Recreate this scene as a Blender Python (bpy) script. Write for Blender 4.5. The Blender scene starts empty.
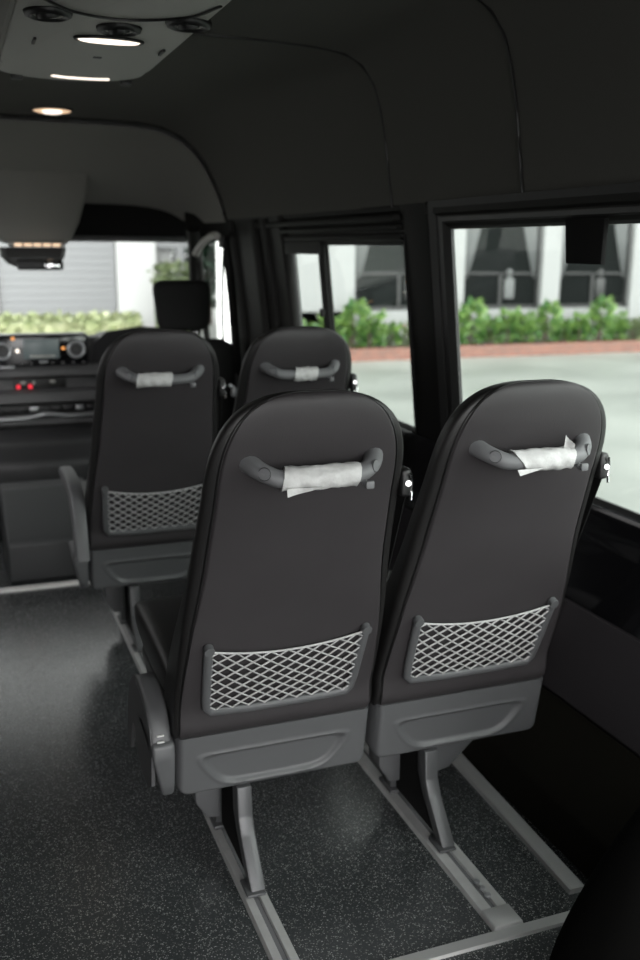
import bpy, bmesh, math, random
from mathutils import Vector, Matrix
random.seed(7)
SC = bpy.context.scene
COL = SC.collection
PI = math.pi

# ------------------------------------------------------------------ materials
def mat(name, col, rough=0.5, metal=0.0, spec=0.5, bump=None, var=None, emit=None, coat=0.0, alpha=None, sheen=0):
    m = bpy.data.materials.new(name); m.use_nodes = True
    nt = m.node_tree; b = nt.nodes['Principled BSDF']
    b.inputs['Base Color'].default_value = (*col, 1)
    b.inputs['Roughness'].default_value = rough
    b.inputs['Metallic'].default_value = metal
    b.inputs['Specular IOR Level'].default_value = spec
    b.inputs['Coat Weight'].default_value = coat
    if sheen: b.inputs['Sheen Weight'].default_value = sheen
    tc = nt.nodes.new('ShaderNodeTexCoord')
    if var:                                   # (scale, amount): slight colour mottling
        n = nt.nodes.new('ShaderNodeTexNoise'); n.inputs['Scale'].default_value = var[0]; n.inputs['Detail'].default_value = 4
        nt.links.new(tc.outputs['Object'], n.inputs['Vector'])
        r = nt.nodes.new('ShaderNodeMapRange')
        r.inputs['From Min'].default_value = 0.3; r.inputs['From Max'].default_value = 0.7
        r.inputs['To Min'].default_value = 1 - var[1]; r.inputs['To Max'].default_value = 1 + var[1]
        nt.links.new(n.outputs['Fac'], r.inputs['Value'])
        v = nt.nodes.new('ShaderNodeVectorMath'); v.operation = 'SCALE'; v.inputs[0].default_value = col
        nt.links.new(r.outputs['Result'], v.inputs['Scale'])
        nt.links.new(v.outputs['Vector'], b.inputs['Base Color'])
    if bump:                                  # (scale, strength)
        n = nt.nodes.new('ShaderNodeTexNoise'); n.inputs['Scale'].default_value = bump[0]; n.inputs['Detail'].default_value = 5
        nt.links.new(tc.outputs['Object'], n.inputs['Vector'])
        bp = nt.nodes.new('ShaderNodeBump'); bp.inputs['Strength'].default_value = bump[1]; bp.inputs['Distance'].default_value = 0.002
        nt.links.new(n.outputs['Fac'], bp.inputs['Height']); nt.links.new(bp.outputs['Normal'], b.inputs['Normal'])
    if emit:
        b.inputs['Emission Color'].default_value = (*emit[0], 1); b.inputs['Emission Strength'].default_value = emit[1]
    return m

def glass_mat(name, tint=(0.93, 0.97, 0.95), refl=0.06):
    m = bpy.data.materials.new(name); m.use_nodes = True
    nt = m.node_tree; nt.nodes.remove(nt.nodes['Principled BSDF'])
    out = nt.nodes['Material Output']
    t = nt.nodes.new('ShaderNodeBsdfTransparent'); t.inputs['Color'].default_value = (*tint, 1)
    g = nt.nodes.new('ShaderNodeBsdfGlossy'); g.inputs['Roughness'].default_value = 0.02
    lw = nt.nodes.new('ShaderNodeLayerWeight'); lw.inputs['Blend'].default_value = 0.5
    pw = nt.nodes.new('ShaderNodeMath'); pw.operation = 'POWER'; pw.inputs[1].default_value = 5
    nt.links.new(lw.outputs['Facing'], pw.inputs[0])
    f = nt.nodes.new('ShaderNodeMath'); f.operation = 'MULTIPLY_ADD'; f.inputs[1].default_value = 0.35; f.inputs[2].default_value = 0.025
    nt.links.new(pw.outputs[0], f.inputs[0])
    mx = nt.nodes.new('ShaderNodeMixShader')
    nt.links.new(f.outputs[0], mx.inputs[0]); nt.links.new(t.outputs[0], mx.inputs[1]); nt.links.new(g.outputs[0], mx.inputs[2])
    nt.links.new(mx.outputs[0], out.inputs['Surface'])
    return m

def floor_mat():
    m = mat('speckled_vinyl', (0.03, 0.032, 0.033), 0.42, spec=0.8)
    nt = m.node_tree; b = nt.nodes['Principled BSDF']
    tc = nt.nodes.new('ShaderNodeTexCoord')
    def specks(scale, keep, rad):
        v = nt.nodes.new('ShaderNodeTexVoronoi'); v.inputs['Scale'].default_value = scale
        nt.links.new(tc.outputs['Object'], v.inputs['Vector'])
        sep = nt.nodes.new('ShaderNodeSeparateColor'); nt.links.new(v.outputs['Color'], sep.inputs[0])
        a = nt.nodes.new('ShaderNodeMath'); a.operation = 'GREATER_THAN'; a.inputs[1].default_value = 1 - keep
        nt.links.new(sep.outputs[0], a.inputs[0])
        c = nt.nodes.new('ShaderNodeMath'); c.operation = 'LESS_THAN'; c.inputs[1].default_value = rad
        nt.links.new(v.outputs['Distance'], c.inputs[0])
        d = nt.nodes.new('ShaderNodeMath'); d.operation = 'MULTIPLY'
        nt.links.new(a.outputs[0], d.inputs[0]); nt.links.new(c.outputs[0], d.inputs[1])
        e = nt.nodes.new('ShaderNodeMath'); e.operation = 'MULTIPLY'
        nt.links.new(d.outputs[0], e.inputs[0]); nt.links.new(sep.outputs[1], e.inputs[1])
        return e
    s1 = specks(360, 0.30, 0.45); s2 = specks(190, 0.10, 0.32)
    ad = nt.nodes.new('ShaderNodeMath'); ad.operation = 'MAXIMUM'
    nt.links.new(s1.outputs[0], ad.inputs[0]); nt.links.new(s2.outputs[0], ad.inputs[1])
    n = nt.nodes.new('ShaderNodeTexNoise'); n.inputs['Scale'].default_value = 300; n.inputs['Detail'].default_value = 2
    nt.links.new(tc.outputs['Object'], n.inputs['Vector'])
    base = nt.nodes.new('ShaderNodeMix'); base.data_type = 'RGBA'
    base.inputs[6].default_value = (0.020, 0.0222, 0.0232, 1); base.inputs[7].default_value = (0.052, 0.0570, 0.0590, 1)
    nt.links.new(n.outputs['Fac'], base.inputs[0])
    mx = nt.nodes.new('ShaderNodeMix'); mx.data_type = 'RGBA'
    nt.links.new(ad.outputs[0], mx.inputs[0]); nt.links.new(base.outputs[2], mx.inputs[6]); mx.inputs[7].default_value = (0.34, 0.35, 0.345, 1)
    nt.links.new(mx.outputs[2], b.inputs['Base Color'])
    # worn, uneven polish
    n2 = nt.nodes.new('ShaderNodeTexNoise'); n2.inputs['Scale'].default_value = 5; n2.inputs['Detail'].default_value = 6
    nt.links.new(tc.outputs['Object'], n2.inputs['Vector'])
    r = nt.nodes.new('ShaderNodeMapRange'); r.inputs['To Min'].default_value = 0.14; r.inputs['To Max'].default_value = 0.24
    nt.links.new(n2.outputs['Fac'], r.inputs['Value']); nt.links.new(r.outputs['Result'], b.inputs['Roughness'])
    bp = nt.nodes.new('ShaderNodeBump'); bp.inputs['Strength'].default_value = 0.12; bp.inputs['Distance'].default_value = 0.002
    nt.links.new(n.outputs['Fac'], bp.inputs['Height']); nt.links.new(bp.outputs['Normal'], b.inputs['Normal'])
    return m

def ground_mat():
    m = mat('wet_concrete', (0.3, 0.31, 0.3), 0.35)
    nt = m.node_tree; b = nt.nodes['Principled BSDF']; tc = nt.nodes.new('ShaderNodeTexCoord')
    n = nt.nodes.new('ShaderNodeTexNoise'); n.inputs['Scale'].default_value = 0.55; n.inputs['Detail'].default_value = 6
    nt.links.new(tc.outputs['Object'], n.inputs['Vector'])
    cr = nt.nodes.new('ShaderNodeValToRGB')
    cr.color_ramp.elements[0].position = 0.35; cr.color_ramp.elements[0].color = (0.15, 0.16, 0.148, 1)
    cr.color_ramp.elements[1].position = 0.62; cr.color_ramp.elements[1].color = (0.20, 0.21, 0.195, 1)
    nt.links.new(n.outputs['Fac'], cr.inputs[0]); nt.links.new(cr.outputs[0], b.inputs['Base Color'])
    r = nt.nodes.new('ShaderNodeMapRange'); r.inputs['To Min'].default_value = 0.25; r.inputs['To Max'].default_value = 0.6
    nt.links.new(n.outputs['Fac'], r.inputs['Value']); nt.links.new(r.outputs['Result'], b.inputs['Roughness'])
    return m

def brick_mat():
    m = mat('red_brick', (0.3, 0.09, 0.06), 0.8)
    nt = m.node_tree; b = nt.nodes['Principled BSDF']; tc = nt.nodes.new('ShaderNodeTexCoord')
    mp = nt.nodes.new('ShaderNodeMapping'); mp.inputs['Rotation'].default_value = (PI/2, 0, 0)
    nt.links.new(tc.outputs['Object'], mp.inputs['Vector'])
    k = nt.nodes.new('ShaderNodeTexBrick'); k.inputs['Scale'].default_value = 4
    k.inputs['Color1'].default_value = (0.17, 0.062, 0.042, 1); k.inputs['Color2'].default_value = (0.11, 0.045, 0.034, 1)
    k.inputs['Mortar'].default_value = (0.16, 0.13, 0.11, 1); k.inputs['Mortar Size'].default_value = 0.02
    nt.links.new(mp.outputs[0], k.inputs['Vector']); nt.links.new(k.outputs['Color'], b.inputs['Base Color'])
    return m

def leaf_mat(name, c1, c2):
    m = mat(name, c1, 0.5)
    nt = m.node_tree; b = nt.nodes['Principled BSDF']; tc = nt.nodes.new('ShaderNodeTexCoord')
    n = nt.nodes.new('ShaderNodeTexNoise'); n.inputs['Scale'].default_value = 6; n.inputs['Detail'].default_value = 3
    nt.links.new(tc.outputs['Object'], n.inputs['Vector'])
    mx = nt.nodes.new('ShaderNodeMix'); mx.data_type = 'RGBA'; mx.inputs[6].default_value = (*c1, 1); mx.inputs[7].default_value = (*c2, 1)
    r = nt.nodes.new('ShaderNodeMapRange'); r.inputs['From Min'].default_value = .35; r.inputs['From Max'].default_value = .65
    nt.links.new(n.outputs['Fac'], r.inputs['Value'])
    nt.links.new(r.outputs['Result'], mx.inputs[0]); nt.links.new(mx.outputs[2], b.inputs['Base Color'])
    b.inputs['Subsurface Weight'].default_value = 0
    return m

M = dict(
    leather=mat('black_leather', (0.012, 0.0115, 0.0115), 0.45, spec=0.4, bump=(420, 0.12)),
    panel=mat('lit_black_leather', (0.033, 0.0300, 0.0318), 0.5, spec=0.35, bump=(500, 0.15), var=(9, 0.06)),  # greyer than the seat sides, mostly light on the rear cover painted in
    thread=mat('black_piping', (0.006, 0.006, 0.006), 0.35),
    shell=mat('grey_plastic', (0.082, 0.084, 0.087), 0.45, bump=(900, 0.06)),
    steel=mat('painted_steel', (0.075, 0.077, 0.08), 0.4, metal=0.2),
    handle=mat('handle_grey', (0.135, 0.137, 0.142), 0.5, bump=(700, 0.1)),
    handle_cap=mat('handle_cap_grey', (0.13, 0.132, 0.138), 0.5),
    film=mat('white_wrap', (0.50, 0.50, 0.495), 0.5, bump=(90, 0.9), var=(60, 0.12)),
    net=mat('net_cord', (0.45, 0.45, 0.45), 0.7),
    black=mat('black_plastic', (0.008, 0.008, 0.008), 0.45),
    matt=mat('matt_black', (0.006, 0.006, 0.006), 0.85, spec=0.2, bump=(200, 0.1)),
    gloss=mat('black_gloss', (0.006, 0.006, 0.007), 0.12),
    chrome=mat('chrome', (0.75, 0.75, 0.76), 0.12, metal=1.0),
    silver=mat('silver_trim', (0.36, 0.37, 0.38), 0.3, metal=0.7),
    alu=mat('aluminium', (0.52, 0.525, 0.52), 0.5, metal=0.45, bump=(300, 0.08), var=(30, 0.08)),
    alu_edge=mat('aluminium_edging', (0.40, 0.405, 0.40), 0.5, metal=0.4, bump=(300, 0.08)),
    pale_edge=mat('pale_edging', (0.68, 0.68, 0.66), 0.5, bump=(300, 0.05)),
    headliner=mat('headliner_cloth', (0.090, 0.088, 0.081), 0.9, spec=0.15, bump=(500, 0.1)),
    cab_liner=mat('cab_headliner_cloth', (0.195, 0.192, 0.178), 0.9, spec=0.15, bump=(500, 0.1)),
    trim=mat('dark_trim', (0.009, 0.0088, 0.008), 0.6, spec=0.2, bump=(300, 0.08)),
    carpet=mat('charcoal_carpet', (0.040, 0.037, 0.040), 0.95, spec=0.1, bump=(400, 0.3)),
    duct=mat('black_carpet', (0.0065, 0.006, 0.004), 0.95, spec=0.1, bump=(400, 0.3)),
    ac=mat('grey_aircon_plastic', (0.36, 0.355, 0.33), 0.55, bump=(500, 0.08)),
    dash=mat('dash_plastic', (0.07, 0.07, 0.072), 0.6, bump=(400, 0.1)),
    dash_dk=mat('dash_dark', (0.012, 0.012, 0.013), 0.5),
    step=mat('step_rubber', (0.03, 0.032, 0.033), 0.55, bump=(200, 0.1)),
    fabric=mat('black_fabric', (0.010, 0.010, 0.010), 0.9, spec=0.2, bump=(600, 0.2)),
    lamp=mat('lamp_lens', (0.9, 0.86, 0.8), 0.4, emit=((1.0, 0.86, 0.74), 1.0)),
    lamp_w=mat('warm_lamp_lens', (0.9, 0.8, 0.7), 0.4, emit=((1.0, 0.66, 0.40), 0.5)),
    red=mat('red_switch_light', (0.5, 0.02, 0.03), 0.4, emit=((1.0, 0.03, 0.06), 0.5)),
    orange=mat('orange_light', (0.6, 0.25, 0.08), 0.4, emit=((1.0, 0.4, 0.1), 0.5)),
    screen=mat('display_screen', (0.02, 0.025, 0.03), 0.3, emit=((0.55, 0.68, 0.66), 0.07)),
    glass=glass_mat('window_glass'),
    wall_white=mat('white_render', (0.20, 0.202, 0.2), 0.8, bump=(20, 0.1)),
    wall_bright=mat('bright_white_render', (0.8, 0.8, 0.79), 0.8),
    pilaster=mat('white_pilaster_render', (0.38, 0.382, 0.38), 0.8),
    shutter=mat('grey_shutter', (0.16, 0.163, 0.168), 0.6),
    win_dark=mat('dark_window_pane', (0.006, 0.007, 0.0068), 0.7, spec=0.02),
    win_frame=mat('dark_window_frame', (0.012, 0.012, 0.012), 0.5),
    curtain=mat('grey_white_curtain', (0.085, 0.088, 0.088), 0.9),
    floor=floor_mat(), ground=ground_mat(), brick=brick_mat(),
    leaf=leaf_mat('green_leaf', (0.016, 0.062, 0.010), (0.115, 0.19, 0.04)),
    leaf2=leaf_mat('olive_leaf', (0.05, 0.075, 0.028), (0.11, 0.135, 0.06)),
    hedge=leaf_mat('pale_hedge_leaf', (0.17, 0.21, 0.085), (0.29, 0.31, 0.18)),
    leaf_dark=leaf_mat('dark_tree_leaf', (0.006, 0.022, 0.012), (0.018, 0.05, 0.026)),
    soil=mat('soil', (0.05, 0.035, 0.025), 0.9),
    bagcloth=mat('bag_cloth', (0.003, 0.003, 0.0028), 0.95, spec=0.04, bump=(300, 0.2)),
    body=mat('grey_van_paint', (0.3, 0.3, 0.31), 0.3),
)

# ------------------------------------------------------------------ mesh builder
class MB:
    def __init__(s): s.bm = bmesh.new()
    def merge(s, bm2):
        me = bpy.data.meshes.new('tmp'); bm2.to_mesh(me); bm2.free(); s.bm.from_mesh(me); bpy.data.meshes.remove(me); return s
    def box(s, lo, hi, bev=0.0, seg=2, rot=None):
        b = bmesh.new(); bmesh.ops.create_cube(b, size=1)
        c = [(lo[i] + hi[i]) / 2 for i in range(3)]; d = [max(hi[i] - lo[i], 1e-4) for i in range(3)]
        for v in b.verts: v.co = Vector((v.co.x * d[0], v.co.y * d[1], v.co.z * d[2]))
        if bev > 0: bmesh.ops.bevel(b, geom=list(b.edges), offset=bev, segments=seg, affect='EDGES', profile=0.5)
        if rot: bmesh.ops.rotate(b, verts=b.verts, cent=(0, 0, 0), matrix=rot)
        bmesh.ops.translate(b, verts=b.verts, vec=c)
        return s.merge(b)
    def loft(s, rings, closed=True, caps=True):
        b = bmesh.new(); R = [[b.verts.new(p) for p in r] for r in rings]; n = len(rings[0])
        for i in range(len(R) - 1):
            for j in range(n if closed else n - 1):
                k = (j + 1) % n
                try: b.faces.new((R[i][j], R[i][k], R[i+1][k], R[i+1][j]))
                except ValueError: pass
        if caps and closed:
            b.faces.new(R[0][::-1]); b.faces.new(R[-1])
        bmesh.ops.recalc_face_normals(b, faces=b.faces)
        return s.merge(b)
    def tube(s, pts, r, n=10, closed=False, flat=None):
        pts = [Vector(p) for p in pts]; m = len(pts)
        rr = r if isinstance(r, (list, tuple)) else [r] * m
        T = []
        for i in range(m):
            a = pts[(i-1) % m] if (closed or i > 0) else pts[i]; c = pts[(i+1) % m] if (closed or i < m-1) else pts[i]
            T.append((c - a).normalized())
        up = Vector((0, 0, 1)) if abs(T[0].z) < 0.9 else Vector((0, 1, 0))
        N = T[0].cross(up).normalized(); rings = []
        for i in range(m):
            N = (N - T[i] * N.dot(T[i])).normalized(); B = T[i].cross(N)
            f = flat or (1, 1)
            rings.append([pts[i] + (N * math.cos(2*PI*k/n) * f[0] + B * math.sin(2*PI*k/n) * f[1]) * rr[i] for k in range(n)])
        if closed: rings.append(rings[0]); return s.loft(rings, True, False)
        return s.loft(rings)
    def prism(s, prof, axis, a, b_, bev=0.0, seg=2):
        """2-D profile extruded along an axis; prof coordinates are the two other axes in xyz order"""
        b = bmesh.new()
        def P(p, t):
            return (t, p[0], p[1]) if axis == 'x' else (p[0], t, p[1]) if axis == 'y' else (p[0], p[1], t)
        A = [b.verts.new(P(p, a)) for p in prof]; B = [b.verts.new(P(p, b_)) for p in prof]; n = len(prof)
        b.faces.new(A); b.faces.new(B[::-1])
        for i in range(n): b.faces.new((A[i], B[i], B[(i+1) % n], A[(i+1) % n]))
        bmesh.ops.recalc_face_normals(b, faces=b.faces)
        if bev > 0: bmesh.ops.bevel(b, geom=list(b.edges), offset=bev, segments=seg, affect='EDGES', profile=0.5, clamp_overlap=True)
        return s.merge(b)
    def disc(s, c, nrm, r, h=0.003, n=24, rx=None):
        """short cylinder (or oval) centred at c, axis nrm"""
        nrm = Vector(nrm).normalized(); c = Vector(c)
        up = Vector((0, 0, 1)) if abs(nrm.z) < 0.9 else Vector((0, 1, 0))
        X = up.cross(nrm).normalized(); Y = nrm.cross(X); rx = rx or r
        def ring(rs, t): return [c + nrm * t + X * math.cos(2*PI*k/n) * rx * rs + Y * math.sin(2*PI*k/n) * r * rs for k in range(n)]
        return s.loft([ring(1, -h/2), ring(1, h*0.3), ring(0.93, h/2)])
    def ring(s, c, nrm, R, r, n=28):
        nrm = Vector(nrm).normalized(); c = Vector(c)
        up = Vector((0, 0, 1)) if abs(nrm.z) < 0.9 else Vector((0, 1, 0))
        X = up.cross(nrm).normalized(); Y = nrm.cross(X)
        return s.tube([c + X*R*math.cos(2*PI*k/n) + Y*R*math.sin(2*PI*k/n) for k in range(n)], r, 8, True)
    def grid(s, fn, nu, nv):
        b = bmesh.new(); V = [[b.verts.new(fn(i / nu, j / nv)) for i in range(nu + 1)] for j in range(nv + 1)]
        for j in range(nv):
            for i in range(nu): b.faces.new((V[j][i], V[j][i+1], V[j+1][i+1], V[j+1][i]))
        return s.merge(b)
    def build(s, name, material, parent=None, smooth=35, loc=None):
        me = bpy.data.meshes.new(name)
        bmesh.ops.remove_doubles(s.bm, verts=s.bm.verts, dist=1e-5)
        if loc is not None: bmesh.ops.translate(s.bm, verts=s.bm.verts, vec=-Vector(loc))
        s.bm.to_mesh(me); s.bm.free()
        if smooth:
            me.shade_smooth(); me.set_sharp_from_angle(angle=math.radians(smooth))
        me.materials.append(material)
        o = bpy.data.objects.new(name, me); COL.objects.link(o)
        if parent: o.parent = parent
        if loc is not None: o.location = loc
        return o

def tag(o, label, cat, group=None):
    o['label'] = label; o['category'] = cat
    if group: o['group'] = group
    return o
def thing(name, label, cat, loc=(0, 0, 0), group=None):
    o = bpy.data.objects.new(name, None); COL.objects.link(o); o.location = loc
    o.empty_display_size = 0.1
    return tag(o, label, cat, group)
def struct(o): o['kind'] = 'structure'; return o
def copy_tree(o, parent=None):
    c = o.copy(); COL.objects.link(c)
    if parent: c.parent = parent
    for ch in list(o.children): copy_tree(ch, c)
    return c
def lerp(a, b, t): return a + (b - a) * t
def interp(tab, x):
    if x <= tab[0][0]: return tab[0][1]
    for (x0, y0), (x1, y1) in zip(tab, tab[1:]):
        if x <= x1:
            t = (x - x0) / (x1 - x0); t = t  # linear
            return lerp(y0, y1, t)
    return tab[-1][1]
def smoothstep(a, b, x):
    t = min(1, max(0, (x - a) / (b - a))); return t * t * (3 - 2 * t)
def catmull(pts, sub=6):
    out = []; P = [Vector(p) for p in pts]; P = [2*P[0]-P[1]] + P + [2*P[-1]-P[-2]]
    for i in range(1, len(P) - 2):
        for k in range(sub):
            t = k / sub; a, b, c, d = P[i-1], P[i], P[i+1], P[i+2]
            out.append(0.5 * ((2*b) + (c-a)*t + (2*a-5*b+4*c-d)*t*t + (3*b-a-3*c+d)*t**3))
    out.append(P[-2]); return out

# ------------------------------------------------------------------ camera
cam = bpy.data.cameras.new('camera'); co = bpy.data.objects.new('camera', cam); COL.objects.link(co)
cam.sensor_fit = 'HORIZONTAL'; cam.sensor_width = 24.0; cam.lens = 24.0 * 960.34 / 640
cam.clip_start = 0.05; cam.clip_end = 300
yaw, pit, rol = 0.363039, -0.236529, 0.009081
F = Vector((math.sin(yaw)*math.cos(pit), math.cos(yaw)*math.cos(pit), math.sin(pit)))
R = F.cross(Vector((0, 0, 1))).normalized(); U = R.cross(F)
R2 = R*math.cos(rol) + U*math.sin(rol); U2 = -R*math.sin(rol) + U*math.cos(rol)
co.matrix_world = Matrix((R2, U2, -F)).transposed().to_4x4()
co.location = (-0.55436, -1.41258, 1.2729)
cam.dof.use_dof = True; cam.dof.focus_distance = 1.62; cam.dof.aperture_fstop = 3.5
SC.camera = co

# ================================================================== PASSENGER SEAT
def seat_yb(z): return interp([(.31, .300), (.333, .284), (.350, .274), (.366, .2735), (.40, .272), (.54, .217), (.75, .147), (.915, .087), (.97, .069), (1.04, .050)], z)
def seat_w(z):
    w = interp([(.31, .203), (.345, .2115), (.37, .211), (.45, .2105), (.60, .2065), (.75, .198), (.85, .190), (1.04, .184)], z)
    if z > .86:
        s = min(1, (z - .86) / (1.043 - .86)); w *= max(0, 1 - s**2.9) ** (1/2.9)
    return w
def seat_t(z):
    t = interp([(.31, .105), (.5, .112), (.75, .090), (.9, .072), (1.04, .066)], z)
    if z > .90:
        s = min(1, (z - .90) / (1.043 - .90)); t *= max(0.0, 1 - s**3.2) ** (1/3.2)
    if z < .36: t *= lerp(.86, 1, smoothstep(.31, .36, z))
    return t
def seat_yc(z):
    base = interp([(.31, .105), (.5, .112), (.75, .090), (.9, .072), (1.04, .066)], z)
    return seat_yb(z) + base / 2
def sec_pt(z, th, off=0.0):
    n = lerp(13.0, 5.0, smoothstep(.34, .74, z)); c, s_ = math.cos(th), math.sin(th)
    w, d = seat_w(z) + off, seat_t(z) / 2 + off
    x = w * math.copysign(abs(c) ** (2/n), c); y = d * math.copysign(abs(s_) ** (2/n), s_)
    if d > 0: x *= 1 - .11 * smoothstep(.42, .75, z) * max(0, .5 + .5 * y / d)
    return Vector((x, seat_yc(z) + y, z))
ZS = [.312, .318, .328, .345, .365, .40, .44, .48, .52, .56, .60, .64, .68, .72, .76, .80, .83, .86] + [.86 + .183 * math.sin(PI/2 * k / 16) for k in range(1, 16)] + [.860 + .183 * .9975]
def backrest_bm():
    m = MB(); N = 56
    m.loft([[sec_pt(z, 2*PI*(k + .5)/N) for k in range(N)] for z in ZS])
    return m
def corner_path(side, off=0.0):
    th = 1.5*PI + side * PI/4
    return [sec_pt(z, th, off) for z in ZS[3:]]
def piping_bm():
    m = MB()
    l = corner_path(-1, .0005); r = corner_path(1, .0005)[::-1]
    m.tube(l + r, .0019, 6); return m
def back_panel_bm():
    m = MB(); zs = ZS[2:]
    def fn(u, v):
        f = v * (len(zs) - 1); i = min(int(f), len(zs) - 2); z = lerp(zs[i], zs[i+1], f - i)
        a = lerp(1.25*PI + .03, 1.75*PI - .03, u)
        e = min(1, min(u, 1 - u) / .06); e2 = min(1, v / .03)
        return sec_pt(z, a, .0005 + .0035 * smoothstep(0, 1, e) * (1 if v < .97 else (1 - v) / .03))
    m.grid(fn, 40, 60); return m

def shell_back(u, v):
    """u -1..1, v 0 (top)..1 (bottom) -> point on the rear face of the seat shell"""
    zb = .192 + .035 * max(0, (abs(u) - .84) / .16) ** 3
    z = lerp(.334, zb, v); x = .2095 * u + .002
    y = lerp(.279, .302, v)
    y += .03 * max(0, (abs(u) - .93) / .07) ** 2.5 + .02 * max(0, (v - .93) / .07) ** 2
    # recessed trapezoid
    X, Z = x, -v * .140
    def edge(ax, az, bx, bz):
        dx, dz = bx - ax, bz - az; L = math.hypot(dx, dz); return ((X - ax) * -dz + (Z - az) * dx) / L
    C = [(-.112, -.122), (.112, -.122), (.166, -.048), (-.166, -.048)]
    d = [edge(*C[i], *C[(i+1) % 4]) for i in range(4)]
    # soft minimum rounds the corners
    k = .012; dm = -k * math.log(sum(math.exp(-max(-.1, q) / k) for q in d))
    y += .008 * smoothstep(-.002, .007, dm)
    y -= .0025 * math.exp(-((dm + .004) / .003) ** 2)
    return Vector((x, y, z))
def shell_bm():
    m = MB(); nu, nv = 96, 44
    b = bmesh.new(); V = [[b.verts.new(shell_back(-1 + 2*i/nu, j/nv)) for i in range(nu + 1)] for j in range(nv + 1)]
    for j in range(nv):
        for i in range(nu): b.faces.new((V[j][i], V[j+1][i], V[j+1][i+1], V[j][i+1]))
    rim = V[0] + [V[j][nu] for j in range(1, nv + 1)] + V[nv][nu-1::-1] + [V[j][0] for j in range(nv - 1, 0, -1)]
    fr = [b.verts.new((v.co.x * .985, .375 if v.co.z > .25 else .36, v.co.z)) for v in rim]; n = len(rim)
    for i in range(n): b.faces.new((rim[i], rim[(i+1) % n], fr[(i+1) % n], fr[i]))
    b.faces.new(fr)
    bmesh.ops.recalc_face_normals(b, faces=b.faces); m.merge(b)
    return m
def pan_bm():
    m = MB(); m.prism([(.34, .225), (.34, .335), (.74, .355), (.745, .325), (.60, .245)], 'x', -.19, .19, .012)
    return m
def cushion_bm():
    m = MB(); rings = []
    for k in range(25):
        t = k / 24; y = lerp(.355, .775, t)
        e = math.sin(PI * min(1, max(0, lerp(.03, .97, t)))) ** .28
        h = .058 * e; w = .205 * (0.93 + .07 * e); zc = .398 + .02 * t
        rings.append([(w * math.copysign(abs(math.cos(a)) ** .4, math.cos(a)), y, zc + h * math.copysign(abs(math.sin(a)) ** .5, math.sin(a)) + (.012 * max(0, abs(math.cos(a)) - .5) if math.sin(a) > 0 else 0)) for a in [2*PI*(j+.5)/36 for j in range(36)]])
    m.loft(rings); return m

def net_frame_bm():
    m = MB(); ins = .011
    def S(x, z): return Vector((x, seat_yb(z) - .010, z))
    pts = [S(-.157, .548), S(-.1555, .50), S(-.153, .43), S(-.150, .404), S(-.142, .393), S(-.06, .390), S(.06, .390), S(.142, .393), S(.150, .404), S(.153, .43), S(.156, .50), S(.158, .548)]
    m.tube(pts, .0098, 10, False, (1, .75))
    for sx in (-1, 1):
        m.disc(S(sx*.158, .550) + Vector((0, -.004, 0)), (0, -1, -.3), .0100, .014)
    return m
def net_bm():
    m = MB(); nx, nz = 9, 6.0
    def Q(u, v):       # u 0..1 across, v 0 top .. 1 bottom, top edge sags
        sag = .020 * 4 * u * (1 - u)
        z = lerp(.545 - sag, .398, v); x = (u * 2 - 1) * lerp(.156, .149, v)
        return Vector((x, seat_yb(z) - .0135 - .004 * math.sin(PI*u) * math.sin(PI*min(1, v*1.1)), z))
    for sgn in (1, -1):
        for k in range(-int(nz) - 2, nx + int(nz) + 3):
            u0 = (k + .5) / nx; pts = []
            for i in range(0, 49):
                v = i / 48; u = u0 + sgn * v * nz / nx
                if 0 <= u <= 1:
                    # cords pinch together at every crossing
                    pts.append(Q(u, v))
            if len(pts) > 2: m.tube(pts, .0021, 5, False, (1.2, .8))
    m.tube([Q(i/24, 0) for i in range(25)], .0021, 6)
    return m

def handle_bm():
    m = MB(); P = [(-.113, .087, .925), (-.104, .066, .918), (-.088, .050, .910), (-.066, .043, .904), (0, .041, .902), (.066, .043, .904), (.088, .050, .910), (.104, .066, .918), (.113, .087, .925)]
    p = catmull(P, 6); n = len(p)
    m.tube(p, [.0150 + .0025 * (abs(i / (n-1) * 2 - 1)) ** 4 for i in range(n)], 14, False, (1.05, 1))
    return m
def wrap_bm(kind, rs):
    m = MB(); rnd = random.Random(rs)
    x0, x1 = {'a': (-.066, .066), 'b': (-.050, .062), 'c': (-.075, .022), 'd': (-.03, .038)}[kind]
    rings = []; nn = 22; K = 18
    ph = [rnd.uniform(0, 6) for _ in range(4)]
    for i in range(nn + 1):
        t = i / nn
        ring = []
        for k in range(K):
            a = 2*PI*k/K
            slant = -.010 * math.sin(a) if kind == 'b' else .004 * math.sin(a + 1)
            x = lerp(x0 + slant * (1 - t) * 1.5, x1 - .003 * math.sin(2*a), t)
            r = .0205 + .0010 * math.sin(5*a + ph[0] + 9*t) + .0009 * math.sin(3*a + ph[1] - 21*t) + rnd.uniform(-.0005, .0005)
            if i in (0, nn): r += .0008
            ring.append((x, .0425 + r * math.cos(a) * .95 + .004 * (abs(x)/.08)**2, .903 + r * math.sin(a)))
        rings.append(ring)
    m.loft(rings)
    if kind == 'a':    # loose lower corner
        m.grid(lambda u, v: (lerp(-.066, -.005, u) , .024 - .004*v + .002*math.sin(6*u), .892 - v * .013 * (1 - u) - .001), 8, 4)
    if kind == 'b':    # end flap that stands up and a low corner
        m.grid(lambda u, v: (lerp(.044, .063, u) - .004*v, .040 - .010 * v + .004*math.sin(5*u), .915 + v * .034 * (1 - .55 * u)), 4, 8)
        m.grid(lambda u, v: (-.062 + .05*u + .004*v, .023 - .003*v, .892 - v * .011 * (1 - u)), 6, 3)
    return m
def hook_bm():
    m = MB(); m.tube(catmull([(.078, .050, .905), (.079, .044, .890), (.081, .036, .884), (.083, .029, .886)], 4), .0055, 8)
    m.box((.075, .024, .879), (.091, .032, .893), .003); return m

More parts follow.
